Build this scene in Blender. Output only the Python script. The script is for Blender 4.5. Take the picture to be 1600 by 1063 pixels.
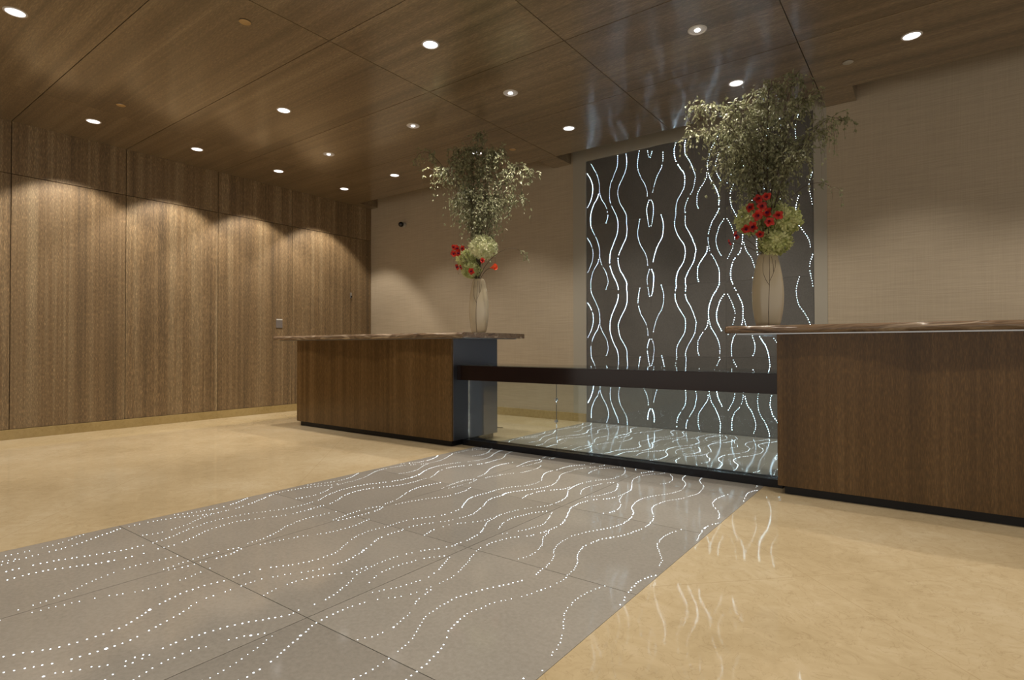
import bpy, bmesh, math, random
from mathutils import Vector, Matrix

S = bpy.context.scene
for o in list(bpy.data.objects):
    bpy.data.objects.remove(o)
COL = S.collection
rnd = random.Random(7)

# ------------------------------------------------------------------ camera
YAW, PITCH, ROLL, FPX = .638025, .0120732, -.0016063, 878.292
cam = bpy.data.cameras.new('camera')
cam.sensor_width = 36.0
cam.lens = FPX / 1600 * 36.0
cam.clip_start = .05
cam_o = bpy.data.objects.new('camera', cam)
COL.objects.link(cam_o)
_f = Vector((-math.sin(YAW) * math.cos(PITCH), math.cos(YAW) * math.cos(PITCH), math.sin(PITCH)))
_r = Vector((math.cos(YAW), math.sin(YAW), 0))
_u = _r.cross(_f)
_r2 = math.cos(ROLL) * _r + math.sin(ROLL) * _u
_u2 = -math.sin(ROLL) * _r + math.cos(ROLL) * _u
cam_o.matrix_world = Matrix(((_r2.x, _u2.x, -_f.x, 0), (_r2.y, _u2.y, -_f.y, 0), (_r2.z, _u2.z, -_f.z, .95), (0, 0, 0, 1)))
S.camera = cam_o

# ------------------------------------------------------------------ world, exposure
S.view_settings.view_transform = 'Standard'
S.view_settings.look = 'None'
S.view_settings.gamma = 1
S.view_settings.use_curve_mapping = False
S.view_settings.exposure = 0.0
w = bpy.data.worlds.new('world')
S.world = w
w.use_nodes = True
w.node_tree.nodes['Background'].inputs[0].default_value = (1.0, .915, .80, 1)
w.node_tree.nodes['Background'].inputs[1].default_value = .86

WASH_W = 105          # lamps washing the oak wall
DOWN_W = 90          # all other downlights
WARM = (1.0, .90, .77)
WALL_DOT, FLOOR_DOT = 32, 8

# ------------------------------------------------------------------ room numbers
XL, YB, ZC, YC = -7.63, 6.26, 3.30, 5.88       # left wall, back wall, ceiling, ceiling edge
X0, X1 = -3.472, -.906                          # grey stone runner / light panel
TW = (X1 - X0) / 3


# ------------------------------------------------------------------ helpers
def tag(o, label=None, cat=None, group=None, kind=None):
    if label: o['label'] = label
    if cat: o['category'] = cat
    if group: o['group'] = group
    if kind: o['kind'] = kind
    return o


def empty(name, loc=(0, 0, 0), parent=None):
    o = bpy.data.objects.new(name, None)
    COL.objects.link(o)
    o.location = loc
    o.empty_display_size = .1
    if parent: o.parent = parent
    return o


def obj(name, bm, mat, parent=None, smooth=False, loc=None, bevel=0):
    me = bpy.data.meshes.new(name)
    bmesh.ops.recalc_face_normals(bm, faces=bm.faces[:])
    if smooth:
        for f in bm.faces: f.smooth = True
    bm.to_mesh(me)
    bm.free()
    for m in (mat if isinstance(mat, (list, tuple)) else [mat]):
        me.materials.append(m)
    o = bpy.data.objects.new(name, me)
    COL.objects.link(o)
    if parent: o.parent = parent
    if loc: o.location = loc
    if bevel:
        b = o.modifiers.new('bevel', 'BEVEL')
        b.width = bevel
        b.segments = 2
        b.limit_method = 'ANGLE'
    return o


def raw(name, verts, faces, mat, parent=None, smooth=False, mats=None):
    me = bpy.data.meshes.new(name)
    me.from_pydata(verts, [], faces)
    for m in (mat if isinstance(mat, (list, tuple)) else [mat]):
        me.materials.append(m)
    if mats: me.polygons.foreach_set('material_index', mats)
    if smooth: me.polygons.foreach_set('use_smooth', [True] * len(faces))
    me.update()
    o = bpy.data.objects.new(name, me)
    COL.objects.link(o)
    if parent: o.parent = parent
    return o


def bx(bm, x0, x1, y0, y1, z0, z1):
    v = [bm.verts.new(p) for p in ((x0, y0, z0), (x1, y0, z0), (x1, y1, z0), (x0, y1, z0),
                                   (x0, y0, z1), (x1, y0, z1), (x1, y1, z1), (x0, y1, z1))]
    for f in ((3, 2, 1, 0), (4, 5, 6, 7), (0, 1, 5, 4), (1, 2, 6, 5), (2, 3, 7, 6), (3, 0, 4, 7)):
        bm.faces.new([v[i] for i in f])
    return bm


def box(name, x0, x1, y0, y1, z0, z1, mat, parent=None, bevel=0):
    """box whose object origin sits at its centre, so textures can vary by object"""
    c = Vector(((x0 + x1) / 2, (y0 + y1) / 2, (z0 + z1) / 2))
    bm = bx(bmesh.new(), x0 - c.x, x1 - c.x, y0 - c.y, y1 - c.y, z0 - c.z, z1 - c.z)
    return obj(name, bm, mat, parent, loc=c if parent is None else c - parent_loc(parent), bevel=bevel)


def parent_loc(p):
    l = Vector((0, 0, 0))
    while p:
        l += p.location
        p = p.parent
    return l


def lathe(bm, prof, n=48, c=(0, 0), sx=1, sy=1):
    rings = []
    for r, z in prof:
        if r < 1e-6:
            rings.append([bm.verts.new((c[0], c[1], z))])
        else:
            rings.append([bm.verts.new((c[0] + r * sx * math.cos(2 * math.pi * i / n), c[1] + r * sy * math.sin(2 * math.pi * i / n), z)) for i in range(n)])
    for a, b in zip(rings, rings[1:]):
        for i in range(n):
            j = (i + 1) % n
            if len(a) == 1 and len(b) == 1: continue
            if len(a) == 1: bm.faces.new((a[0], b[i], b[j]))
            elif len(b) == 1: bm.faces.new((a[i], a[j], b[0]))
            else: bm.faces.new((a[i], a[j], b[j], b[i]))
    return bm


def frame_of(d):
    d = d.normalized()
    a = Vector((0, 0, 1)) if abs(d.z) < .9 else Vector((1, 0, 0))
    s = d.cross(a).normalized()
    return s, d.cross(s).normalized()


def tube(verts, faces, pts, r0, r1, n=6):
    """adds a tapered tube along pts to verts / faces lists"""
    base = len(verts)
    m = len(pts)
    for k, p in enumerate(pts):
        d = pts[min(k + 1, m - 1)] - pts[max(k - 1, 0)]
        s, t = frame_of(d)
        r = r0 + (r1 - r0) * k / (m - 1)
        for i in range(n):
            a = 2 * math.pi * i / n
            verts.append(p + s * (r * math.cos(a)) + t * (r * math.sin(a)))
    for k in range(m - 1):
        for i in range(n):
            j = (i + 1) % n
            faces.append((base + k * n + i, base + k * n + j, base + (k + 1) * n + j, base + (k + 1) * n + i))


# ------------------------------------------------------------------ materials
def newmat(name):
    m = bpy.data.materials.new(name)
    m.use_nodes = True
    nt = m.node_tree
    return m, nt, nt.nodes['Principled BSDF']


def nd(nt, t, **kw):
    n = nt.nodes.new(t)
    for k, v in kw.items():
        if hasattr(n, k): setattr(n, k, v)
        else: n.inputs[k].default_value = v
    return n


def ramp(nt, stops, src=None):
    n = nt.nodes.new('ShaderNodeValToRGB')
    cr = n.color_ramp
    while len(cr.elements) < len(stops): cr.elements.new(.5)
    for e, (p, c) in zip(cr.elements, stops):
        e.position = p
        e.color = (*c, 1) if len(c) == 3 else c
    if src: nt.links.new(src, n.inputs[0])
    return n


def plain(name, col, rough=.5, metal=0, coat=0, spec=.5):
    m, nt, b = newmat(name)
    b.inputs['Base Color'].default_value = (*col, 1)
    b.inputs['Roughness'].default_value = rough
    b.inputs['Metallic'].default_value = metal
    b.inputs['Coat Weight'].default_value = coat
    b.inputs['Specular IOR Level'].default_value = spec
    return m


def wood(name, grain, dark, mid, light, rough=.42, fleck=.5, spec=.5, band=2.6, coat=0.):
    """veneer with its grain along axis `grain` (0,1,2), drifting bands and fine pale pore flecks"""
    m, nt, b = newmat(name)
    L = nt.links.new
    geo = nd(nt, 'ShaderNodeNewGeometry')
    oi = nd(nt, 'ShaderNodeObjectInfo')
    off = nd(nt, 'ShaderNodeMath', operation='MULTIPLY'); off.inputs[1].default_value = 17.3
    L(oi.outputs['Random'], off.inputs[0])
    add = nd(nt, 'ShaderNodeVectorMath', operation='ADD')
    L(geo.outputs['Position'], add.inputs[0]); L(off.outputs[0], add.inputs[1])

    def stretched(scale_cross, scale_along, det, rough_):
        mp = nd(nt, 'ShaderNodeMapping')
        sc = [scale_cross] * 3
        sc[grain] = scale_along
        mp.inputs['Scale'].default_value = sc
        L(add.outputs[0], mp.inputs['Vector'])
        no = nd(nt, 'ShaderNodeTexNoise')
        no.inputs['Scale'].default_value = 1
        no.inputs['Detail'].default_value = det
        no.inputs['Roughness'].default_value = rough_
        L(mp.outputs[0], no.inputs['Vector'])
        return no.outputs['Fac']
    a = stretched(band * 3, .12, 4, .6)
    bnd = stretched(42, .35, 4, .62)
    fl = stretched(330, 26, 2, .6)
    mx = nd(nt, 'ShaderNodeMath', operation='MULTIPLY_ADD')
    L(bnd, mx.inputs[0]); mx.inputs[1].default_value = .55; L(a, mx.inputs[2])
    r = ramp(nt, [(.52, dark), (.77, mid), (1.02, light)], mx.outputs[0])
    r2 = ramp(nt, [(.42, (.72, .72, .72)), (.55, (1, 1, 1)), (.66, (1 + fleck, 1 + fleck * .97, 1 + fleck * .9))], fl)
    mul = nd(nt, 'ShaderNodeMix', data_type='RGBA', blend_type='MULTIPLY')
    mul.inputs[0].default_value = 1
    L(r.outputs[0], mul.inputs[6]); L(r2.outputs[0], mul.inputs[7])
    L(mul.outputs[2], b.inputs['Base Color'])
    b.inputs['Roughness'].default_value = rough
    b.inputs['Specular IOR Level'].default_value = spec
    b.inputs['Coat Weight'].default_value = coat
    b.inputs['Coat Roughness'].default_value = .15
    b.inputs['Coat IOR'].default_value = 1.6
    bp = nd(nt, 'ShaderNodeBump')
    bp.inputs['Strength'].default_value = .12
    bp.inputs['Distance'].default_value = .002
    L(fl, bp.inputs['Height']); L(bp.outputs[0], b.inputs['Normal'])
    return m


M = {}
M['wall_wood'] = wood('wall_wood', 2, (.100, .068, .036), (.185, .122, .062), (.27, .20, .115), rough=.45, fleck=.85)
M['ceil_wood'] = wood('ceiling_wood', 0, (.115, .082, .046), (.185, .132, .076), (.26, .195, .12), rough=.30, fleck=.5, spec=.6, coat=.75)
M['desk_wood'] = wood('desk_wood', 2, (.066, .036, .012), (.105, .058, .020), (.145, .085, .034), rough=.24, fleck=.3, spec=.3)
M['gap'] = plain('joint_black', (.012, .010, .008), .8)
M['plinth'] = plain('black_plinth', (.006, .006, .008), .22, spec=.25)
M['beam'] = plain('dark_stained_wood', (.014, .007, .006), .10, spec=.35)
M['steel'] = plain('brushed_steel', (.45, .46, .48), .28, metal=1)
M['trim_ring'] = plain('lamp_trim', (.55, .52, .50), .4)
M['frame'] = plain('frame_plaster', (.37, .345, .29), .6)
M['tan'] = plain('sprinkler_cover', (.42, .27, .11), .5)


def marble():
    m, nt, b = newmat('beige_marble')
    L = nt.links.new
    geo = nd(nt, 'ShaderNodeNewGeometry')
    n1 = nd(nt, 'ShaderNodeTexNoise'); n1.inputs['Scale'].default_value = 1.1; n1.inputs['Detail'].default_value = 4
    n2 = nd(nt, 'ShaderNodeTexNoise'); n2.inputs['Scale'].default_value = 9; n2.inputs['Detail'].default_value = 8
    n2.inputs['Roughness'].default_value = .68; n2.inputs['Distortion'].default_value = 1.6
    for n in (n1, n2): L(geo.outputs['Position'], n.inputs['Vector'])
    mx = nd(nt, 'ShaderNodeMath', operation='MULTIPLY_ADD')
    L(n2.outputs['Fac'], mx.inputs[0]); mx.inputs[1].default_value = .6; L(n1.outputs['Fac'], mx.inputs[2])
    r = ramp(nt, [(.50, (.44, .345, .20)), (.80, (.55, .445, .278)), (1.05, (.62, .52, .35))], mx.outputs[0])
    # thin dark fossil veins
    n3 = nd(nt, 'ShaderNodeTexNoise'); n3.inputs['Scale'].default_value = 7; n3.inputs['Detail'].default_value = 7; n3.inputs['Distortion'].default_value = 3
    L(geo.outputs['Position'], n3.inputs['Vector'])
    v = ramp(nt, [(.485, (1, 1, 1)), (.5, (.72, .68, .62)), (.515, (1, 1, 1))], n3.outputs['Fac'])
    mul = nd(nt, 'ShaderNodeMix', data_type='RGBA', blend_type='MULTIPLY'); mul.inputs[0].default_value = .55
    L(r.outputs[0], mul.inputs[6]); L(v.outputs[0], mul.inputs[7])
    # joints of slabs laid on the diagonal
    rot = nd(nt, 'ShaderNodeMapping'); rot.inputs['Rotation'].default_value = (0, 0, math.radians(45))
    L(geo.outputs['Position'], rot.inputs['Vector'])
    sep = nd(nt, 'ShaderNodeSeparateXYZ'); L(rot.outputs[0], sep.inputs[0])
    outs = []
    for ax, ph in ((0, .31), (1, 1.552)):
        md = nd(nt, 'ShaderNodeMath', operation='SUBTRACT'); L(sep.outputs[ax], md.inputs[0]); md.inputs[1].default_value = ph
        pp = nd(nt, 'ShaderNodeMath', operation='PINGPONG'); L(md.outputs[0], pp.inputs[0]); pp.inputs[1].default_value = .61
        lt = nd(nt, 'ShaderNodeMath', operation='LESS_THAN'); L(pp.outputs[0], lt.inputs[0]); lt.inputs[1].default_value = .0012
        outs.append(lt.outputs[0])
    mxx = nd(nt, 'ShaderNodeMath', operation='MAXIMUM'); L(outs[0], mxx.inputs[0]); L(outs[1], mxx.inputs[1])
    jn = nd(nt, 'ShaderNodeMix', data_type='RGBA'); L(mxx.outputs[0], jn.inputs[0])
    L(mul.outputs[2], jn.inputs[6]); jn.inputs[7].default_value = (.42, .32, .18, 1)
    L(jn.outputs[2], b.inputs['Base Color'])
    b.inputs['Roughness'].default_value = .045
    b.inputs['Specular IOR Level'].default_value = .5
    return m


def stone(name, c0, c1, rough, scale=60, bump=.15):
    m, nt, b = newmat(name)
    L = nt.links.new
    geo = nd(nt, 'ShaderNodeNewGeometry')
    oi = nd(nt, 'ShaderNodeObjectInfo')
    n1 = nd(nt, 'ShaderNodeTexNoise'); n1.inputs['Scale'].default_value = scale; n1.inputs['Detail'].default_value = 6; n1.inputs['Roughness'].default_value = .7
    n0 = nd(nt, 'ShaderNodeTexNoise'); n0.inputs['Scale'].default_value = 2; n0.inputs['Detail'].default_value = 3
    L(geo.outputs['Position'], n1.inputs['Vector']); L(geo.outputs['Position'], n0.inputs['Vector'])
    ad = nd(nt, 'ShaderNodeMath', operation='MULTIPLY_ADD'); L(n0.outputs['Fac'], ad.inputs[0]); ad.inputs[1].default_value = .7; L(n1.outputs['Fac'], ad.inputs[2])
    r = ramp(nt, [(.55, c0), (1.1, c1)], ad.outputs[0])
    mr = nd(nt, 'ShaderNodeMapRange'); L(oi.outputs['Random'], mr.inputs[0]); mr.inputs[3].default_value = .90; mr.inputs[4].default_value = 1.08
    sc = nd(nt, 'ShaderNodeVectorMath', operation='SCALE'); L(r.outputs[0], sc.inputs[0]); L(mr.outputs[0], sc.inputs['Scale'])
    L(sc.outputs[0], b.inputs['Base Color'])
    b.inputs['Roughness'].default_value = rough
    bp = nd(nt, 'ShaderNodeBump'); bp.inputs['Strength'].default_value = bump; bp.inputs['Distance'].default_value = .001
    L(n1.outputs['Fac'], bp.inputs['Height']); L(bp.outputs[0], b.inputs['Normal'])
    return m


def wallpaper():
    m, nt, b = newmat('grasscloth_wallpaper')
    L = nt.links.new
    geo = nd(nt, 'ShaderNodeNewGeometry')
    mp = nd(nt, 'ShaderNodeMapping'); mp.inputs['Scale'].default_value = (3, 3, 150)
    L(geo.outputs['Position'], mp.inputs['Vector'])
    n = nd(nt, 'ShaderNodeTexNoise'); n.inputs['Scale'].default_value = 1; n.inputs['Detail'].default_value = 5; n.inputs['Roughness'].default_value = .65
    L(mp.outputs[0], n.inputs['Vector'])
    mp2 = nd(nt, 'ShaderNodeMapping'); mp2.inputs['Scale'].default_value = (260, 260, 3)
    L(geo.outputs['Position'], mp2.inputs['Vector'])
    n2 = nd(nt, 'ShaderNodeTexNoise'); n2.inputs['Scale'].default_value = 1; n2.inputs['Detail'].default_value = 2
    L(mp2.outputs[0], n2.inputs['Vector'])
    ad = nd(nt, 'ShaderNodeMath', operation='MULTIPLY_ADD'); L(n2.outputs['Fac'], ad.inputs[0]); ad.inputs[1].default_value = .4; L(n.outputs['Fac'], ad.inputs[2])
    r = ramp(nt, [(.5, (.375, .312, .228)), (.9, (.475, .40, .298))], ad.outputs[0])
    L(r.outputs[0], b.inputs['Base Color'])
    b.inputs['Roughness'].default_value = .62
    bp = nd(nt, 'ShaderNodeBump'); bp.inputs['Strength'].default_value = .2; bp.inputs['Distance'].default_value = .001
    L(n.outputs['Fac'], bp.inputs['Height']); L(bp.outputs[0], b.inputs['Normal'])
    return m


def slab_stone():
    m, nt, b = newmat('veined_brown_stone')
    L = nt.links.new
    geo = nd(nt, 'ShaderNodeNewGeometry')
    mp = nd(nt, 'ShaderNodeMapping'); mp.inputs['Rotation'].default_value = (.2, .5, .3); mp.inputs['Scale'].default_value = (1.5, 4, 9)
    L(geo.outputs['Position'], mp.inputs['Vector'])
    n = nd(nt, 'ShaderNodeTexNoise'); n.inputs['Scale'].default_value = 1.6; n.inputs['Detail'].default_value = 7; n.inputs['Distortion'].default_value = 1.4
    L(mp.outputs[0], n.inputs['Vector'])
    r = ramp(nt, [(.34, (.075, .048, .030)), (.46, (.20, .135, .085)), (.53, (.12, .080, .052)), (.64, (.36, .28, .20))], n.outputs['Fac'])
    L(r.outputs[0], b.inputs['Base Color'])
    b.inputs['Roughness'].default_value = .16
    return m


def emit(name, col, strength):
    m = bpy.data.materials.new(name)
    m.use_nodes = True
    nt = m.node_tree
    nt.nodes.clear()
    e = nd(nt, 'ShaderNodeEmission')
    e.inputs[0].default_value = (*col, 1)
    e.inputs[1].default_value = strength
    o = nd(nt, 'ShaderNodeOutputMaterial')
    nt.links.new(e.outputs[0], o.inputs[0])
    return m


def glass():
    m = bpy.data.materials.new('clear_glass')
    m.use_nodes = True
    nt = m.node_tree
    nt.nodes.clear()
    t = nd(nt, 'ShaderNodeBsdfTransparent'); t.inputs[0].default_value = (.90, .95, .95, 1)
    g = nd(nt, 'ShaderNodeBsdfGlossy'); g.inputs['Roughness'].default_value = .02
    fr = nd(nt, 'ShaderNodeFresnel'); fr.inputs[0].default_value = 1.5
    mx = nd(nt, 'ShaderNodeMixShader')
    o = nd(nt, 'ShaderNodeOutputMaterial')
    L = nt.links.new
    L(fr.outputs[0], mx.inputs[0]); L(t.outputs[0], mx.inputs[1]); L(g.outputs[0], mx.inputs[2]); L(mx.outputs[0], o.inputs[0])
    return m


def leafmat(name, c0, c1, rough=.5, trans=.25):
    m, nt, b = newmat(name)
    L = nt.links.new
    geo = nd(nt, 'ShaderNodeNewGeometry')
    n = nd(nt, 'ShaderNodeTexNoise'); n.inputs['Scale'].default_value = 22; n.inputs['Detail'].default_value = 2
    L(geo.outputs['Position'], n.inputs['Vector'])
    r = ramp(nt, [(.35, c0), (.65, c1)], n.outputs['Fac'])
    L(r.outputs[0], b.inputs['Base Color'])
    b.inputs['Roughness'].default_value = rough
    if trans:
        tr = nd(nt, 'ShaderNodeBsdfTranslucent'); L(r.outputs[0], tr.inputs[0])
        mx = nd(nt, 'ShaderNodeMixShader'); mx.inputs[0].default_value = trans
        L(b.outputs[0], mx.inputs[1]); L(tr.outputs[0], mx.inputs[2])
        L(mx.outputs[0], nt.nodes['Material Output'].inputs[0])
    return m


M['marble'] = marble()
M['runner'] = stone('grey_stone', (.262, .247, .219), (.342, .323, .290), .08, bump=.03)
M['panel'] = stone('dark_grey_stone', (.092, .089, .084), (.138, .133, .125), .36, scale=90, bump=.2)
M['skirting'] = stone('honey_stone', (.30, .215, .085), (.40, .30, .135), .25, scale=30, bump=.03)
M['end_steel'] = plain('satin_dark_steel', (.17, .175, .20), .36, metal=1)
M['paper'] = wallpaper()
M['slab'] = slab_stone()
M['glass'] = glass()
M['dot'] = emit('fibre_light_wall', (.62, .84, 1.0), WALL_DOT)
M['dotf'] = emit('fibre_light_floor', (.78, .90, 1.0), FLOOR_DOT)
M['lens'] = emit('lamp_lens', (1.0, .96, .95), 3.2)
M['dim_lens'] = plain('frosted_lamp_glass', (.6, .58, .6), .3)
M['bulb'] = emit('lamp_filament', (1.0, .97, .93), 9)
M['leaf'] = leafmat('dried_willow_leaf', (.17, .18, .095), (.40, .41, .25))
M['twig'] = plain('twig_bark', (.075, .055, .035), .7)
M['hyd'] = leafmat('hydrangea_petal', (.40, .45, .16), (.66, .68, .36), .6, .3)
M['hydw'] = leafmat('hydrangea_petal_pale', (.62, .66, .36), (.82, .82, .58), .6, .3)
M['red'] = leafmat('red_petal', (.32, .008, .006), (.62, .025, .012), .45, .2)
M['throat'] = plain('orchid_throat', (.10, .012, .07), .5)
M['calla'] = leafmat('calla_petal', (.70, .055, .02), (.85, .12, .04), .4, .25)
M['vase'] = plain('cream_glaze', (.43, .37, .26), .18, coat=.5)
M['vase_line'] = plain('painted_twig_brown', (.045, .025, .014), .6)
M['black'] = plain('black_plastic', (.008, .008, .009), .2)
M['plate'] = plain('grey_plate', (.16, .14, .13), .45)
M['white'] = plain('white_plastic', (.65, .62, .56), .4)

# ------------------------------------------------------------------ floor
fl = empty('floor'); tag(fl, kind='structure')
bm = bmesh.new()
for a, b_, c, d in ((-7.9, X0, -5, 6.6), (X1, 5, -5, 6.6)):
    bx(bm, a, b_, c, d, -.05, 0)
obj('marble_paving', bm, M['marble'], fl)
bm = bx(bmesh.new(), X0 - .02, X1 + .02, -5, 6.6, -.09, -.012)
obj('joint_bed', bm, M['gap'], fl)
TF = .855
YF0 = 1.165 - 7 * TF
rows = [(YF0 + k * TF, YF0 + (k + 1) * TF) for k in range(13)]

run = empty('floor_runner', ((X0 + X1) / 2, .31, 0))
tag(run, 'grey stone floor runner with winding trails of tiny white lights, set into the beige marble', 'floor inlay')
G = .0016
for (ya, yb) in rows:
    for c in range(3):
        box('stone_tile', X0 + c * TW + G, X0 + (c + 1) * TW - G, ya + G, min(yb, YB) - G, -.02, 0, M['runner'], run)

# ------------------------------------------------------------------ back wall
# beige wallpapered wall with the light panel's niche; the wall rises behind the ceiling edge into a slot
bw = empty('wall_back'); tag(bw, kind='structure')
FX0, FX1 = X0 - .185, X1 + .115
bm = bmesh.new()
bx(bm, XL - .1, FX0, YB, YB + .12, 0, 3.95)
bx(bm, FX1, 5, YB, YB + .12, 0, 3.95)
bx(bm, FX0, FX1, YB + .06, YB + .12, 0, 3.95)
obj('wallpapered_wall', bm, M['paper'], bw)
PT = 3.30
bm = bmesh.new()
bx(bm, FX0, X0, YB - .006, YB + .06, 0, 3.95)
bx(bm, X1, FX1, YB - .006, YB + .06, 0, 3.95)
bx(bm, X0, X1, YB - .006, YB + .06, PT, 3.95)
obj('panel_surround', bm, M['frame'], bw)
bb = empty('baseboard_back'); tag(bb, kind='structure')
for xa, xb in ((XL, FX0 - .002), (FX0, X0 - .001), (FX1, 5)):
    box('marble_skirting', xa, xb, YB - .018, YB + .01, .0, .105, M['skirting'], bb, bevel=.002)

# slot above the ceiling edge
slot = empty('trim_1'); tag(slot, kind='structure')
box('slot_cap', XL, 5, YC - .02, YB + .1, 3.90, 3.95, M['paper'], slot)
box('slot_front', XL, 5, YC - .06, YC - .02, 3.345, 3.90, M['ceil_wood'], slot)
for xa, xb in ((XL, -7.46), (-3.945, -3.685), (-.79, -.535)):
    box('soffit_block', xa, xb, YC + .001, YB - .007, ZC, 3.85, M['ceil_wood'], slot)

# ------------------------------------------------------------------ the wall light panel
ZT = .82
wp = empty('light_panel', ((X0 + X1) / 2, YB + .02, 0))
tag(wp, 'tall dark grey stone wall panel with glowing wavy strings of blue-white light points', 'light panel')
for r_ in range(4):
    za, zb = .014 + r_ * ZT, .014 + (r_ + 1) * ZT
    if r_ == 0: za = .002
    for c in range(3):
        box('stone_tile', X0 + c * TW + .0008, X0 + (c + 1) * TW - .0008, YB + .01, YB + .06, za + .0008, min(zb, PT) - .0008, M['panel'], wp)

# one tile high of the pattern: (u in tile widths 0..3, w downwards 0..1)
TRAILS = {
 'a': [(.02, .19), (.07, .275), (.1, .36), (.11, .44), (.10, .525), (.07, .62), (.02, .712)],
 'b': [(.08, .035), (.13, .14), (.18, .243), (.21, .35), (.215, .44), (.22, .515), (.25, .62), (.31, .72), (.34, .806), (.35, .9), (.32, .99)],
 'c': [(.20, .535), (.18, .6), (.13, .67), (.09, .765), (.07, .86), (.07, .96), (.08, 1.03)],
 'd': [(.51, .013), (.51, .107), (.49, .2), (.44, .316), (.40, .41), (.38, .514), (.38, .63), (.41, .74), (.45, .83), (.49, .91), (.51, 1.0)],
 'e': [(.64, .02), (.65, .139), (.63, .264), (.58, .368), (.52, .49), (.51, .587), (.54, .72), (.60, .827), (.64, .92), (.64, 1.0)],
 'f': [(.84, .013), (.82, .118), (.81, .233), (.85, .38), (.92, .514), (.95, .62), (.955, .69)],
 'g': [(1.15, -.01), (1.18, .107), (1.18, .2), (1.16, .316), (1.10, .42), (1.06, .535), (1.04, .61), (1.03, .67)],
 'h': [(.98, .754), (.95, .838), (.945, .92), (.96, 1.035), (.98, 1.14)],
 'i': [(1.01, .754), (1.04, .838), (1.04, .93), (1.025, 1.06), (1.0, 1.14)],
 'j': [(1.36, .013), (1.34, .097), (1.34, .19), (1.37, .285), (1.42, .38), (1.47, .462), (1.48, .566), (1.46, .68), (1.39, .796), (1.36, .88), (1.355, .985)],
 'k': [(1.49, .013), (1.48, .107), (1.49, .2), (1.54, .295), (1.59, .42), (1.62, .525), (1.61, .61), (1.59, .702), (1.52, .827), (1.48, .93), (1.48, 1.0)],
 'l': [(1.92, .024), (1.88, .107), (1.83, .19), (1.80, .274), (1.78, .368), (1.78, .452), (1.79, .514), (1.81, .6), (1.86, .69), (1.90, .785), (1.92, .87), (1.92, .94), (1.915, 1.0)],
 'm': [(1.77, .514), (1.76, .587), (1.70, .68), (1.65, .765), (1.64, .85), (1.64, .92), (1.66, .994)],
 'n': [(1.98, .17), (1.93, .243), (1.90, .337), (1.88, .43), (1.89, .525), (1.92, .6), (1.95, .66)],
 'o': [(2.02, .17), (2.06, .253), (2.09, .337), (2.11, .42), (2.10, .493), (2.08, .577), (2.05, .64), (2.01, .72)],
 'p': [(2.07, .0), (2.08, .03), (2.13, .14), (2.17, .234), (2.20, .32), (2.205, .41), (2.20, .515), (2.185, .587), (2.16, .65), (2.10, .72), (2.07, .806), (2.06, .88), (2.065, .97)],
 'q': [(2.22, .51), (2.25, .62), (2.30, .70), (2.33, .785), (2.345, .86), (2.335, .94), (2.31, .99)],
 'r': [(2.50, .0), (2.51, .1), (2.49, .2), (2.45, .29), (2.40, .39), (2.37, .496), (2.37, .58), (2.38, .674), (2.41, .757), (2.46, .84), (2.49, .93), (2.50, .99)],
 's': [(2.64, .0), (2.65, .09), (2.63, .21), (2.59, .34), (2.54, .43), (2.515, .54), (2.51, .61), (2.525, .68), (2.55, .746), (2.595, .82), (2.63, .92), (2.64, .99)],
 't': [(2.84, .004), (2.81, .13), (2.81, .23), (2.83, .34), (2.89, .45), (2.935, .54), (2.955, .62), (2.96, .665)],
 'u': [(2.985, .745), (2.96, .816), (2.95, .9), (2.96, .99), (2.985, 1.14)],
}
RUNS = set('dejklprs')          # these flow from tile to tile


def dense(pts, step):
    """evenly spaced points on a smooth curve through pts"""
    P = [Vector(p) for p in pts]
    P = [2 * P[0] - P[1]] + P + [2 * P[-1] - P[-2]]
    fine = []
    for i in range(1, len(P) - 2):
        for k in range(24):
            t = k / 24
            fine.append(.5 * ((2 * P[i]) + (P[i + 1] - P[i - 1]) * t + (2 * P[i - 1] - 5 * P[i] + 4 * P[i + 1] - P[i + 2]) * t * t
                              + (3 * P[i] - P[i - 1] - 3 * P[i + 1] + P[i + 2]) * t * t * t))
    fine.append(P[-2])
    out, acc = [fine[0]], 0
    for a, b_ in zip(fine, fine[1:]):
        d = (b_ - a).length
        acc += d
        if acc >= step:
            out.append(b_)
            acc = 0
    return out


def trail(parent, pts2, put, n_dir, wall):
    """a string of tiny domed fibre ends; pts2 in metres on the surface"""
    V, Fc = [], []
    ph = rnd.uniform(0, 20)
    s = 0
    step = .0225 if wall else .0205
    for k, p in enumerate(dense(pts2, step)):
        s += 1
        if rnd.random() < (.03 if wall else .09): continue
        big = .5 + .5 * math.sin(s * .09 + ph + 1.7 * math.sin(s * .023 + ph))
        if wall:
            r = .0016 + .0019 * big ** 1.5 + rnd.uniform(-.0004, .0004)
        else:
            r = .0015 + .0010 * big + rnd.uniform(-.0003, .0003)
            if rnd.random() < .012: r *= 1.9
        q = .0015 if wall else .003
        j = Vector((rnd.uniform(-q, q), rnd.uniform(-q, q)))
        c = put(p + j)
        A, B = (Vector((1, 0, 0)), Vector((0, 0, 1))) if wall else (Vector((1, 0, 0)), Vector((0, 1, 0)))
        b0 = len(V)
        V.append(c + n_dir * (r * .55))
        for i in range(6):
            a = i * math.pi / 3
            V.append(c + A * (r * math.cos(a)) + B * (r * math.sin(a)))
        for i in range(6):
            Fc.append((b0, b0 + 1 + i, b0 + 1 + (i + 1) % 6) if not wall else (b0, b0 + 1 + (i + 1) % 6, b0 + 1 + i)[::-1])
    l = parent.location
    return raw('light_trail', [v - l for v in V], Fc, M['dot' if wall else 'dotf'], parent)


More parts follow.
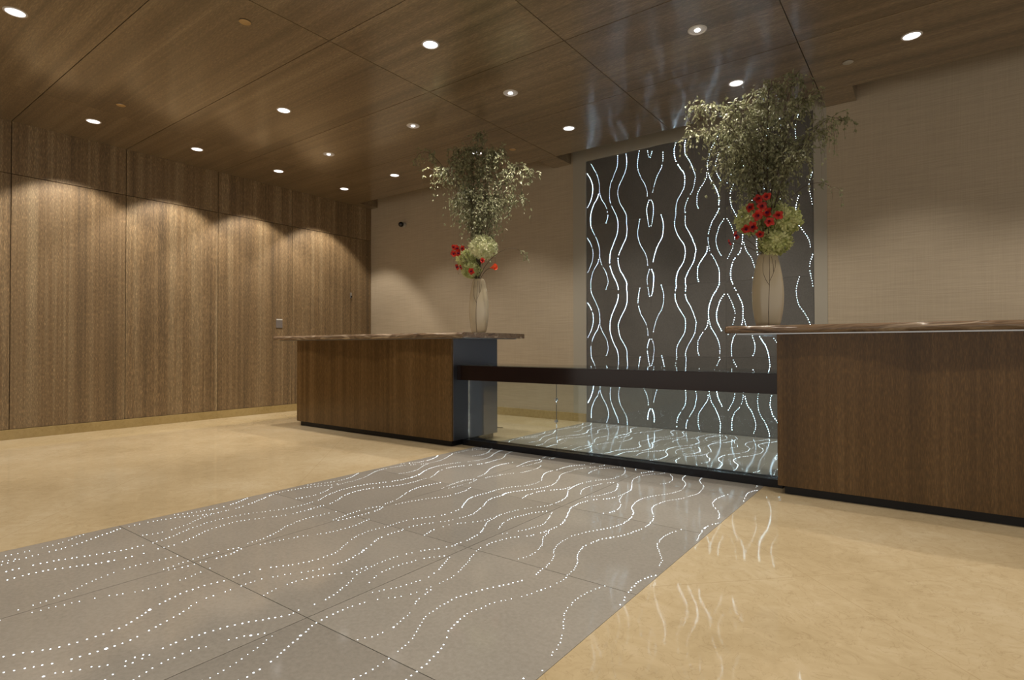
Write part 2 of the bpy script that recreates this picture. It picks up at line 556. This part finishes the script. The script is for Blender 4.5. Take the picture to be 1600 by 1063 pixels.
def lay(parent, nrows, top, T, put, n_dir, wall, lo, hi):
    for key, pts in TRAILS.items():
        spans = []
        if key in RUNS:
            allp = []
            for k in range(nrows):
                for (u, w_) in pts:
                    if k and w_ < .005: continue
                    allp.append((X0 + u * TW, top - (k + w_) * T))
            spans.append(allp)
        else:
            for k in range(nrows):
                spans.append([(X0 + u * TW, top - (k + w_) * T) for u, w_ in pts])
            if key in 'hiu':      # crosses the joint: a piece enters from above the first row
                spans.append([(X0 + u * TW, top - (w_ - 1) * T) for u, w_ in pts])
        for sp in spans:
            sp = [p for p in sp if lo + .005 < p[1] < hi - .005]
            if len(sp) > 1:
                trail(parent, sp, put, n_dir, wall)


lay(wp, 4, .014 + 4 * ZT, ZT, lambda p: Vector((p.x, YB + .0095, p.y)), Vector((0, -1, 0)), True, .0, PT)
lay(run, 7, .31 + 7 * TF, TF, lambda p: Vector((p.x, p.y, .0004)), Vector((0, 0, 1)), False, .31, YB - .02)

# ------------------------------------------------------------------ left wall: oak panels
wl = empty('wall_left'); tag(wl, kind='structure')
box('backing', XL - .15, XL - .03, -5, YB + .1, 0, 3.95, M['gap'], wl)
ys = [-4.83, -3.75, -2.67, -1.59, -.55, .51, 1.575, 2.615, 3.69, 4.78, 5.838, YB]
for a, b_ in zip(ys, ys[1:]):
    for za, zb in ((.106, 2.752), (2.758, ZC + .03)):
        box('oak_panel', XL - .03, XL, a + .003, b_ - .003, za, zb, M['wall_wood'], wl, bevel=.0015)
bl = empty('baseboard_left'); tag(bl, kind='structure')
box('marble_skirting', XL - .03, XL + .012, -5, YB - .02, 0, .102, M['skirting'], bl, bevel=.002)

# ------------------------------------------------------------------ ceiling: polished oak panels
ce = empty('ceiling'); tag(ce, kind='structure')
box('backing', XL, 5, -5, YC - .03, ZC + .02, ZC + .05, M['gap'], ce)
xs = [XL + .002, -6.565, -3.675, -2.229, -.794, .65, 2.1, 3.55, 5]
yc = [-4.86, -3.79, -2.72, -1.65, -.58, .49, 1.571, 2.608, 3.686, 4.783, YC]
for a, b_ in zip(xs, xs[1:]):
    for c, d in zip(yc, yc[1:]):
        e0 = .0012 if a == -6.565 else .003
        e1 = .0012 if b_ == -6.565 else .003
        box('oak_panel', a + e0, b_ - e1, c + .003, d - .003, ZC, ZC + .022, M['ceil_wood'], ce)

# ------------------------------------------------------------------ downlights
def downlight(x, y, label, group, bright=True):
    t = empty('downlight', (x, y, ZC))
    tag(t, label, 'ceiling light', group)
    R = .056
    obj('trim_ring', lathe(bmesh.new(), [(R, .002), (R, -.004), (R + .004, -.0055), (R + .011, -.003), (R + .013, .0)], 36), M['trim_ring'], t, smooth=True)
    if bright:
        obj('lamp_lens', lathe(bmesh.new(), [(0, -.0035), (R * .55, -.0030), (R - .0005, -.001)], 36), M['lens'], t, smooth=True)
    else:
        obj('lamp_lens', lathe(bmesh.new(), [(0, -.0015), (R * .6, -.0012), (R - .0005, -.001)], 36), M['dim_lens'], t, smooth=True)
        obj('bulb', lathe(bmesh.new(), [(0, -.012), (.012, -.010), (.020, -.005), (.021, -.0016)], 24), M['bulb'], t, smooth=True)
    l = bpy.data.lights.new('lamp_beam', 'SPOT')
    wash = group == GW
    l.energy = WASH_W if wash else DOWN_W
    l.color = WARM
    l.spot_size = math.radians(94 if wash else 96)
    l.spot_blend = .30 if wash else .7
    l.shadow_soft_size = .025
    lo = bpy.data.objects.new('lamp_beam', l)
    COL.objects.link(lo)
    lo.parent = t
    lo.location = (0, 0, -.05)
    if wash: lo.rotation_euler = (0, math.radians(10), 0)      # tilted towards the wall
    return t


GW = 'downlights in the row washing the oak wall'
GC = 'downlights spread over the oak ceiling'
LIGHTS = [
 (-5.12, 1.07, 'round white downlight in the top left corner of the picture', GC, True),
 (-6.95, 2.08, 'downlight nearest the camera of the row along the oak wall', GW, True),
 (-6.95, 3.11, 'second downlight from the camera in the row along the oak wall', GW, True),
 (-6.95, 4.15, 'third downlight from the camera in the row along the oak wall', GW, True),
 (-6.95, 5.20, 'farthest downlight of the row along the oak wall, near the room corner', GW, True),
 (-5.12, 3.11, 'bright downlight alone in its ceiling panel between the oak wall row and the middle', GC, True),
 (-5.85, 4.15, 'dimmer downlight with a small bright bulb, nearest the oak wall row', GC, False),
 (-5.85, 5.20, 'bright downlight by the back wall above the small black camera', GC, True),
 (-3.09, 3.11, 'bright downlight at top centre of the picture, nearest the camera there', GC, True),
 (-4.38, 4.15, 'small ringed downlight with a bright bulb above the left edge of the left bouquet', GC, False),
 (-4.38, 5.20, 'bright downlight partly behind the top of the left bouquet', GC, True),
 (-3.09, 4.15, 'ringed downlight with a bright bulb midway between the two bouquets', GC, False),
 (-3.09, 5.20, 'bright downlight just in front of the upper left corner of the light panel', GC, True),
 (-1.36, 4.15, 'large grey downlight with a small bright bulb above the light panel, near the top edge', GC, False),
 (-1.36, 5.20, 'bright downlight among the blue streaks on the ceiling, above the right bouquet', GC, True),
 (-.084, 5.20, 'round white downlight in the upper right corner over the plain beige wall', GC, True),
]
for a in LIGHTS:
    downlight(*a)
# lamps of the same ceiling outside the picture
GO = 'downlights of the lobby behind and beside the view'
for x, y in ((-6.95, 1.07), (-6.95, .04), (-3.09, 1.07), (-1.36, 2.08), (-1.36, .6), (-.084, 3.11), (1.2, 5.2), (1.2, 3.11), (.7, 1.07), (-5.12, -.6), (-3.09, -.9), (-.2, -1.0)):
    downlight(x, y, 'round white downlight of the lobby outside the view', GO)

for x, y, lb in ((-3.944, 2.09, 'flat tan disc on the ceiling at the top left, the largest in view'),
                 (-6.266, 2.097, 'small tan disc on the ceiling near the oak wall'),
                 (-3.952, 5.35, 'tiny brown disc on the ceiling above the left bouquet'),
                 (-.517, 5.366, 'faint flat disc on the ceiling right of the right bouquet')):
    t = empty('sprinkler_cover', (x, y, ZC))
    tag(t, lb, 'sprinkler cover')
    obj('cover_disc', lathe(bmesh.new(), [(0, -.008), (.036, -.0075), (.040, -.005)], 32), M['tan'] if x < -1 else M['frame'], t, smooth=True)
    obj('collar', lathe(bmesh.new(), [(.030, -.0055), (.031, .001)], 32), M['steel'], t)

# ------------------------------------------------------------------ small wall fittings
t = empty('wall_switch', (XL, 4.572, 1.297)); tag(t, 'small grey switch plate on the oak wall above the left end of the counter', 'switch')
obj('plate', bx(bmesh.new(), .0005, .008, -.05, .05, -.066, .066), M['plate'], t, bevel=.002)
obj('screen_strip', bx(bmesh.new(), .008, .0105, -.046, .046, .048, .062), M['white'], t)
t = empty('door_hinge', (XL, 5.838, 1.80)); tag(t, 'slim metal pull on the last vertical joint of the oak wall', 'door pull')
obj('plate', bx(bmesh.new(), .0005, .012, -.014, .016, -.045, .045), M['steel'], t, bevel=.002)
obj('keyhole_block', bx(bmesh.new(), .012, .024, -.008, .010, -.040, -.008), M['black'], t, bevel=.002)
t = empty('security_camera', (-6.806, YB, 2.924)); tag(t, 'small black round camera high on the beige back wall', 'security camera')
bm = bmesh.new(); bmesh.ops.create_uvsphere(bm, u_segments=24, v_segments=16, radius=.042)
for v in bm.verts: v.co.y -= .075
obj('lens_ball', bm, M['black'], t, smooth=True)
bm = lathe(bmesh.new(), [(0, 0), (.045, 0), (.045, .02), (.025, .045), (0, .045)], 32)
bmesh.ops.rotate(bm, verts=bm.verts, cent=(0, 0, 0), matrix=Matrix.Rotation(math.pi / 2, 3, 'X'))
obj('wall_mount', bm, M['frame'], t, smooth=True)


# ------------------------------------------------------------------ counters
def counter(name, label, x0, x1, plinth_in):
    t = empty(name, ((x0 + x1) / 2, 4.29, 0)); tag(t, label, 'reception desk')
    Y0, Y1 = 3.94, 4.642
    n = max(1, round((x1 - x0) / 1.25))
    for k in range(1):
        box('front_panel', x0, x1, Y0, Y0 + .024, .055, 1.028, M['desk_wood'], t, bevel=.0012)
    box('end_panel', x0, x0 + .024, Y0 + .0245, Y1, .055, 1.028, M['desk_wood'] if x1 < 0 else M['end_steel'], t, bevel=.0012)
    box('end_panel', x1 - .024, x1, Y0 + .0245, Y1, .055, 1.028, M['end_steel'] if x1 < 0 else M['desk_wood'], t, bevel=.0012)
    box('back_panel', x0 + .0245, x1 - .0245, Y1 - .024, Y1, .055, 1.028, M['desk_wood'], t)
    box('inner_deck', x0 + .0245, x1 - .0245, Y0 + .0245, Y1 - .0245, .95, 1.0, M['gap'], t)
    box('plinth', x0 + plinth_in, x1 - .03, Y0 + .035, Y1 - .03, 0, .0548, M['plinth'], t)
    return t


counter('reception_desk', 'brown oak reception desk left of the glass screen, under the smaller bouquet', -6.18, -3.635, .03)
counter('reception_desk', 'brown oak reception desk at the right edge of the picture, under the larger bouquet', -.79, 2.9, .035)


def live_slab(name, label, x0, x1, seed, wavy):
    """stone top with a natural, uneven edge"""
    y0, y1, z0, z1 = 3.87, 4.86, 1.0365, 1.086
    r2 = random.Random(seed)
    ph = [r2.uniform(0, 6.28) for _ in range(6)]
    t = empty(name, ((x0 + x1) / 2, (y0 + y1) / 2, z0)); tag(t, label, 'countertop')
    bm = bmesh.new()
    rows_ = []
    N = 220
    for i in range(N + 1):
        x = x0 + (x1 - x0) * i / N
        n = wavy * (.014 * math.sin(x * 3.1 + ph[0]) + .008 * math.sin(x * 7.7 + ph[1]) + .004 * math.sin(x * 19 + ph[2]) + .002 * math.sin(x * 41 + ph[3]))
        e = wavy * (.006 * math.sin(x * 5.2 + ph[4]) + .004 * math.sin(x * 14 + ph[5]))
        prof = [(y0 + .028 + n * .6, z0), (y0 + .010 + n, z0 + .004), (y0 + n + e * .4, z0 + .016 + e * .6), (y0 + .002 + n + e, z0 + .030 + e * .5),
                (y0 + .010 + n + e * .5, z1 - .006), (y0 + .022 + n, z1), (y0 + .2, z1), (y1 - .01, z1), (y1, z1 - .006), (y1, z0 + .004), (y1 - .01, z0)]
        rows_.append([bm.verts.new((x, y, z)) for y, z in prof])
    for a, b_ in zip(rows_, rows_[1:]):
        for j in range(len(a)):
            k = (j + 1) % len(a)
            bm.faces.new((a[j], a[k], b_[k], b_[j]))
    bm.faces.new(rows_[0]); bm.faces.new(rows_[-1][::-1])
    for v in bm.verts: v.co -= t.location
    o = obj('stone_top', bm, M['slab'], t, smooth=False)
    for p in o.data.polygons: p.use_smooth = len(p.vertices) == 4
    box('support_plate', x0 + .06, x1 - .06, y0 + .065, y1 - .06, 1.0285, 1.0362, M['steel'], t)
    return t


live_slab('stone_countertop', 'brown veined stone countertop with a rough natural edge on the left desk', -6.62, -3.44, 3, 1)
live_slab('stone_countertop', 'polished brown stone countertop with a rounded edge on the right desk', -1.098, 3.2, 5, .7)

# ------------------------------------------------------------------ beam, glass screen
t = empty('console_shelf', (-2.21, 4.2, .636)); tag(t, 'long dark polished shelf bridging the two desks above the glass screen', 'shelf')
DL, DR = -3.635, -.79
box('dark_beam', DL + .001, DR - .001, 4.016, 4.38, .634, .770, M['beam'], t, bevel=.001)
box('glass_top', DL + .001, DR - .001, 4.02, 4.56, .7705, .7785, M['glass'], t)
t = empty('glass_screen', (-2.21, 4.15, 0)); tag(t, 'low clear glass screen standing in a black floor track between the two desks', 'glass screen')
scr = t
box('channel', DL + .001, DR - .001, 4.095, 4.166, 0, .055, M['plinth'], t, bevel=.001)
box('channel', DL + .001, DR - .001, 4.180, 4.215, 0, .055, M['plinth'], t, bevel=.001)
for xa, xb in ((DL + .012, -2.62), (-2.612, DR - .004)):
    box('glass_pane', xa, xb, 4.167, 4.179, .02, .6335, M['glass'], scr)
for z in (.30, .49):
    box('glass_clip', -2.624, -2.608, 4.1545, 4.1665, z - .01, z + .01, M['steel'], scr, bevel=.002)
    box('glass_clip', -2.624, -2.608, 4.1795, 4.1915, z - .01, z + .01, M['steel'], scr, bevel=.002)
box('floor_strip', 0, 1, 0, 1, 0, 1, M['black']).name = 'floor_strip'
o = bpy.data.objects['floor_strip']; o.scale = (.13, .03, .006); o.location = (-4.08, 5.22, .0031)
tag(o, 'small dark strip lying on the marble behind the left desk', 'floor strip')


# ------------------------------------------------------------------ vases and bouquets
def vase(x, y, R, H, label, base_z=1.0865, neck=.58):
    t = empty('vase', (x, y, base_z)); tag(t, label, 'vase', 'cream vases with painted twigs')
    prof = [(0, .0), (R * .52, .0), (R * .56, .004)]
    n = 28
    def rad(h): return R * (.56 + .44 * math.sin(math.pi * min(1, (h * .93 + .07)) ** .92) ** .85) if h < 1 else R * .5
    for k in range(1, n + 1):
        h = k / n
        prof.append((rad(h), h * H))
    top = rad(1.0) if True else 0
    prof += [(top * .92 if top > .02 else .02, H + .003), (top * .8, H - .004), (top * .8, H - .10), (0, H - .11)]
    sy = .62
    obj('body', lathe(bmesh.new(), prof, 64, sx=1, sy=sy), M['vase'], t, smooth=True)
    # painted twig, slightly raised on the front
    V, Fc = [], []
    def on(h, s):     # s = -1..1 across the front seen from the camera side
        a = -math.pi / 2 + s * 1.2 + .35
        r = rad(h) + .0008
        return Vector((r * math.cos(a), r * sy * math.sin(a), h * H))
    lines = [[(.02, -.12), (.2, -.14), (.4, -.12), (.6, -.08), (.8, -.05), (.97, -.02)],
             [(.56, -.09), (.64, -.28), (.74, -.45), (.86, -.5), (.96, -.45)],
             [(.62, -.07), (.72, .15), (.80, .32), (.9, .45)], [(.74, .18), (.84, .2), (.95, .14)]]
    for ln in lines:
        pts = []
        for (h0, s0), (h1, s1) in zip(ln, ln[1:]):
            for q in range(6):
                pts.append(on(h0 + (h1 - h0) * q / 6, s0 + (s1 - s0) * q / 6))
        pts.append(on(*ln[-1]))
        tube(V, Fc, pts, .0022 if ln is lines[0] else .0014, .0010, 6)
    raw('painted_twig', V, Fc, M['vase_line'], t, smooth=True)
    return t


VL = Vector((-3.725, 4.45, 1.0865))
VR = Vector((-.93, 4.35, 1.0865))
vase(VL.x, VL.y, .118, .56, 'slender cream vase with dark painted twigs on the left countertop')
vase(VR.x, VR.y, .108, .53, 'wide cream vase with dark painted twigs on the right countertop')


def bez(p0, p1, p2, p3, n):
    out = []
    for k in range(n + 1):
        t = k / n
        out.append(((1 - t) ** 3) * p0 + 3 * t * (1 - t) ** 2 * p1 + 3 * t * t * (1 - t) * p2 + t ** 3 * p3)
    return out


def leaf(V, Fc, p, d, length, width, roll):
    s, t = frame_of(d)
    side = s * math.cos(roll) + t * math.sin(roll)
    up = d.cross(side)
    b = len(V)
    V += [p, p + d * (length * .45) + side * width + up * (width * .5), p + d * length, p + d * (length * .45) - side * width + up * (width * .5)]
    Fc += [(b, b + 1, b + 2), (b, b + 2, b + 3)]


def branch(mouth, tip, label, group, dens, spread, droop, rg, lmat='leaf', bare=.33, lsz=1.0):
    """woody stem out of the vase; twigs hang from its outer part carrying small narrow leaves"""
    t = empty('leafy_branch', mouth); tag(t, label, 'branch', group)
    d = tip - mouth
    hor = Vector((d.x, d.y, 0))
    p1 = mouth + Vector((hor.x * .06, hor.y * .06, d.z * .5 + .10))
    p2 = mouth + Vector((hor.x * .75 + rg.uniform(-.06, .06), hor.y * .7 + rg.uniform(-.05, .05), d.z * 1.0 + .06 + .25 * abs(hor.x)))
    main = bez(mouth, p1, p2, tip, 26)
    SV, SF, LV, LF = [], [], [], []
    tube(SV, SF, main, .0042, .0012, 5)
    for k in range(int(26 * bare), 27):
        for q in range(dens if k > 10 else max(1, dens // 2)):
            if rg.random() < .25: continue
            p = main[k]
            a = rg.uniform(0, 2 * math.pi)
            ln = rg.uniform(.05, .21) * spread
            dr = Vector((math.cos(a), math.sin(a), rg.uniform(-.3, .75)))
            end = p + dr * ln * .7 + Vector((0, 0, -droop * ln * rg.uniform(.4, 2.0)))
            tw = bez(p, p + dr * ln * .45, p + dr * ln * .8 + Vector((0, 0, -.01)), end, 7)
            tube(SV, SF, tw, .0011, .0006, 3)
            for j in range(1, 8):
                for s_ in range(2):
                    if rg.random() < .48: continue
                    dd = (tw[j] - tw[j - 1]).normalized() + Vector((rg.uniform(-1, 1), rg.uniform(-1, 1), rg.uniform(-1.0, .35)))
                    if dd.length < .1: continue
                    leaf(LV, LF, tw[j], dd.normalized(), rg.uniform(.020, .040) * lsz, rg.uniform(.0050, .0105) * lsz, rg.uniform(0, 6.28))
    raw('stem', [v - mouth for v in SV], SF, M['twig'], t)
    raw('foliage', [v - mouth for v in LV], LF, M[lmat], t)
    return t


def hydrangea(c, mouth, R, label, group, mat, rg, n=210):
    t = empty('hydrangea', c); tag(t, label, 'hydrangea', group)
    V, Fc = [], []
    for k in range(n):
        z = 1 - 2 * (k + .5) / n
        a = k * 2.39996
        q = math.sqrt(1 - z * z)
        nrm = Vector((q * math.cos(a), q * math.sin(a), z))
        rr = R * rg.uniform(.80, 1.08) * (1 + .06 * math.sin(3 * a) * q)
        p = Vector((nrm.x * rr, nrm.y * rr, nrm.z * rr * .86))
        s, u = frame_of(nrm + Vector((rg.uniform(-.3, .3), rg.uniform(-.3, .3), rg.uniform(-.3, .3))))
        r0 = rg.uniform(0, 1.57)
        sz = R * rg.uniform(.19, .27)
        ctr = len(V)
        V.append(p - nrm * .002)
        for i in range(4):
            a0 = r0 + i * math.pi / 2
            for da, rad_, lift in ((-.62, .72, .2), (0, 1.0, .5), (.62, .72, .2)):
                V.append(p + (s * math.cos(a0 + da) + u * math.sin(a0 + da)) * (sz * rad_) + nrm * (sz * lift))
            Fc.append((ctr, ctr + 1 + i * 3, ctr + 2 + i * 3, ctr + 3 + i * 3))
    raw('florets', V, Fc, M[mat], t)
    bm = bmesh.new(); bmesh.ops.create_icosphere(bm, subdivisions=2, radius=R * .74)
    for v in bm.verts: v.co.z *= .86
    obj('heart', bm, M[mat], t, smooth=True)
    SV, SF = [], []
    tube(SV, SF, bez(c - c, (c - c) * .5 + Vector((0, 0, -.05)), (mouth - c) * .7 + Vector((0, 0, .01)), mouth - c, 8), .003, .003, 5)
    raw('stem', SV, SF, M['leaf'], t)
    return t


def bloom(c, mouth, d, size, label, group, rg, mat='red'):
    t = empty('orchid_bloom', c); tag(t, label, 'flower', group)
    d = d.normalized()
    s, u = frame_of(d)
    V, Fc = [], []
    for i in range(5):
        a0 = i * 2 * math.pi / 5 + rg.uniform(-.15, .15)
        ax = s * math.cos(a0) + u * math.sin(a0)
        sd = d.cross(ax)
        L_ = size * rg.uniform(.85, 1.1)
        W_ = size * .42
        b0 = len(V)
        rowsn = [(0, .12, 0), (.3, .75, .10), (.6, 1.0, .22), (.85, .72, .22), (1.0, .12, .12)]
        for (l, wd, h) in rowsn:
            for q in (-1, 0, 1):
                V.append(ax * (L_ * l) + sd * (W_ * wd * q) + d * (L_ * (h + .12 * abs(q) * wd)))
        for k in range(4):
            for q in range(2):
                i0 = b0 + k * 3 + q
                Fc.append((i0, i0 + 1, i0 + 4, i0 + 3))
    raw('petals', V, Fc, M[mat], t, smooth=True)
    V, Fc = [], []
    tube(V, Fc, [d * (-.002), d * (size * .25), d * (size * .5)], size * .16, size * .24, 8)
    raw('throat', V, Fc, M['throat'], t, smooth=True)
    V, Fc = [], []
    tube(V, Fc, bez(Vector((0, 0, 0)), -d * .03, (mouth - c) * .6 + Vector((0, 0, .02)), mouth - c, 8), .0016, .0022, 5)
    raw('stem', V, Fc, M['twig'], t)
    return t


def calla(c, mouth, d, size, label, rg):
    t = empty('calla_lily', c); tag(t, label, 'flower')
    d = d.normalized(); s, u = frame_of(d)
    V, Fc = [], []
    n = 16; m = 7
    for k in range(m):
        q = k / (m - 1)
        r = size * (.06 + .34 * q ** 1.6)
        for i in range(n):
            a = 2 * math.pi * i / n
            tipy = size * .45 * max(0, math.cos(a)) ** 3 * q ** 2
            V.append(d * (size * q * .9 + tipy) + (s * math.cos(a) + u * math.sin(a)) * r)
    for k in range(m - 1):
        for i in range(n):
            j = (i + 1) % n
            Fc.append((k * n + i, k * n + j, (k + 1) * n + j, (k + 1) * n + i))
    raw('spathe', V, Fc, M['calla'], t, smooth=True)
    V, Fc = [], []
    tube(V, Fc, [d * size * .1, d * size * .5, d * size * .85], size * .07, size * .05, 8)
    raw('spadix', V, Fc, M['hydw'], t, smooth=True)
    V, Fc = [], []
    tube(V, Fc, bez(Vector((0, 0, 0)), -d * size * 1.2, (mouth - c) * .7 + Vector((0, 0, .02)), mouth - c, 10), .0035, .0035, 6)
    raw('stem', V, Fc, M['twig'], t, smooth=True)


rg = random.Random(21)
mR = VR + Vector((0, 0, .505))
GBR = 'drooping leafy branches of the right bouquet'
BR = [(-1.52, .10, 2.62, 4, 1.0, 'arching out farthest left'), (-1.40, -.12, 2.72, 5, 1.0, 'reaching up on the upper left'),
      (-1.28, .15, 2.62, 6, 1.1, 'in the left of the crown'), (-1.14, -.15, 2.68, 6, 1.1, 'left of the crown centre'),
      (-1.02, .12, 2.74, 6, 1.1, 'rising in the crown centre'), (-.88, -.10, 2.78, 6, 1.0, 'rising right of the crown centre'),
      (-.74, .08, 2.88, 4, .8, 'tallest of all, touching the ceiling'), (-.66, -.08, 2.64, 5, 1.0, 'in the upper right of the crown'),
      (-.58, .12, 2.42, 4, 1.0, 'hanging over the right edge of the light panel'), (-.46, -.02, 2.46, 3, .8, 'reaching farthest right across the beige wall'),
      (-1.26, .02, 2.30, 5, 1.0, 'low on the left side'), (-1.08, -.18, 2.36, 6, 1.0, 'in the middle front above the red flowers'),
      (-.84, .14, 2.42, 6, 1.0, 'in the middle back behind the green flower heads'), (-.70, -.14, 2.24, 3, .9, 'low on the right side'),
      (-.98, .02, 2.50, 6, 1.1, 'filling the heart of the crown')]
for x, dy, z, dn, sp, lb in BR:
    branch(mR, Vector((x, VR.y + dy, z)), 'leafy branch of the right bouquet, ' + lb, GBR, dn, sp * 1.0, .9, rg)
GHR = 'pale green hydrangeas of the right bouquet'
hydrangea(Vector((-1.02, 4.33, 1.875)), mR, .115, 'pale green hydrangea head left of the red flowers, right bouquet', GHR, 'hyd', rg)
hydrangea(Vector((-.825, 4.35, 1.845)), mR, .110, 'pale green hydrangea head right of the red flowers, right bouquet', GHR, 'hyd', rg)
hydrangea(Vector((-.875, 4.33, 1.70)), mR, .105, 'lowest pale green hydrangea head, just above the right vase', GHR, 'hyd', rg)
hydrangea(Vector((-.95, 4.43, 1.96)), mR, .09, 'small hydrangea head behind the red flowers, right bouquet', GHR, 'hyd', rg)
GRR = 'red orchid blooms of the right bouquet'
RB = [(-.955, 4.19, 1.985, .040, 'topmost left'), (-.90, 4.19, 1.995, .038, 'topmost right'), (-1.0, 4.18, 1.93, .040, 'upper left'),
      (-.93, 4.17, 1.925, .044, 'upper middle'), (-.955, 4.16, 1.865, .046, 'centre'), (-.885, 4.17, 1.875, .044, 'centre right'),
      (-.825, 4.19, 1.855, .040, 'farthest right'), (-.88, 4.17, 1.81, .042, 'lower right, beside the dark throat'), (-.975, 4.16, 1.79, .046, 'lower middle'),
      (-1.03, 4.17, 1.785, .042, 'lower left'), (-.94, 4.17, 1.735, .036, 'lowest in the middle')]
for x, y, z, s_, lb in RB:
    bloom(Vector((x, y, z)), mR, Vector((rg.uniform(-.8, .8), -1, rg.uniform(-.9, .3))), s_ * .88, 'red orchid bloom of the right bouquet, %s of the cluster' % lb, GRR, rg)
bloom(Vector((-1.09, 4.17, 1.745)), mR, Vector((-.8, -.6, -.4)), .036, 'red orchid bud on the arching tail, right bouquet, next to the tip', GRR, rg)
bloom(Vector((-1.14, 4.18, 1.70)), mR, Vector((-1, -.5, -.5)), .028, 'red orchid bud at the very tip of the arching tail, right bouquet', GRR, rg)

branch(mR, Vector((-.52, 4.30, 2.02)), 'leafy branch of the right bouquet, drooping low right over the beige wall', GBR, 1, .5, 1.1, rg, bare=.86)
mL = VL + Vector((0, 0, .535))
GBL = 'drooping leafy branches of the left bouquet'
BL = [(-4.72, .05, 3.10, 2, .75, 'flung out farthest left under the ceiling'), (-4.22, -.10, 2.82, 5, 1.1, 'on the left side of the crown'),
      (-4.10, .15, 2.94, 5, 1.1, 'on the upper left of the crown'), (-3.95, -.05, 2.98, 6, 1.1, 'left of the crown centre'),
      (-3.79, .08, 3.19, 4, .7, 'tallest, its tip close to the ceiling'), (-3.74, -.12, 2.98, 6, 1.1, 'in the crown centre'),
      (-3.58, .10, 2.95, 6, 1.1, 'right of the crown centre, pale in the lamp light'), (-3.42, -.05, 2.88, 6, 1.0, 'on the upper right, pale in the lamp light'),
      (-3.24, .10, 2.74, 4, 1.0, 'on the right side'), (-3.02, .0, 2.62, 2, .8, 'reaching farthest right'),
      (-3.14, -.08, 2.36, 3, .8, 'hanging low on the right'), (-4.05, .02, 2.50, 4, 1.0, 'low on the left side'),
      (-3.82, -.12, 2.52, 6, 1.0, 'in the middle front'), (-3.62, .14, 2.50, 6, 1.0, 'in the middle back'), (-3.50, -.10, 2.36, 4, .9, 'low right of the middle')]
for x, dy, z, dn, sp, lb in BL:
    branch(mL, Vector((x, VL.y + dy, z)), 'leafy branch of the left bouquet, ' + lb, GBL, dn, sp * 1.1, .9, rg, lsz=1.15)
branch(mL, Vector((-3.12, 4.42, 1.83)), 'leafy branch of the left bouquet, a thin twig drooping lowest on the right', GBL, 1, .45, 1.1, rg, bare=.9)
branch(mL, Vector((-4.08, 4.42, 1.98)), 'leafy branch of the left bouquet, a thin twig drooping lowest on the left', GBL, 1, .6, 1.1, rg, bare=.8)
GHL = 'hydrangeas of the left bouquet'
hydrangea(Vector((-3.64, 4.42, 1.965)), mL, .130, 'large creamy white hydrangea head of the left bouquet', GHL, 'hydw', rg)
hydrangea(Vector((-3.88, 4.45, 1.87)), mL, .105, 'green-white hydrangea head behind the red flowers, left bouquet', GHL, 'hyd', rg)
hydrangea(Vector((-3.80, 4.42, 1.745)), mL, .095, 'lowest green-white hydrangea head, just above the left vase', GHL, 'hyd', rg)
GRL = 'red orchid blooms of the left bouquet'
RL = [(-3.93, 4.30, 1.985, .040, 'topmost'), (-3.87, 4.29, 1.96, .042, 'second from the top'), (-3.91, 4.28, 1.91, .045, 'left of the upper cluster'),
      (-3.84, 4.28, 1.905, .045, 'right of the upper cluster'), (-3.80, 4.29, 1.955, .034, 'beside the white hydrangea'), (-3.88, 4.30, 1.775, .044, 'left of the lower cluster'),
      (-3.82, 4.29, 1.765, .040, 'right of the lower cluster'), (-3.69, 4.30, 1.715, .046, 'lowest, at the mouth of the vase'), (-3.55, 4.30, 1.805, .032, 'below the white hydrangea')]
for x, y, z, s_, lb in RL:
    bloom(Vector((x, y, z)), mL, Vector((rg.uniform(-.8, .8), -1, rg.uniform(-.9, .3))), s_ * .9, 'red orchid bloom of the left bouquet, ' + lb, GRL, rg)
calla(Vector((-3.50, 4.36, 1.735)), mL, Vector((1, -.25, .05)), .085, 'orange-red calla lily pointing right on a dark stem above the left vase', rg)
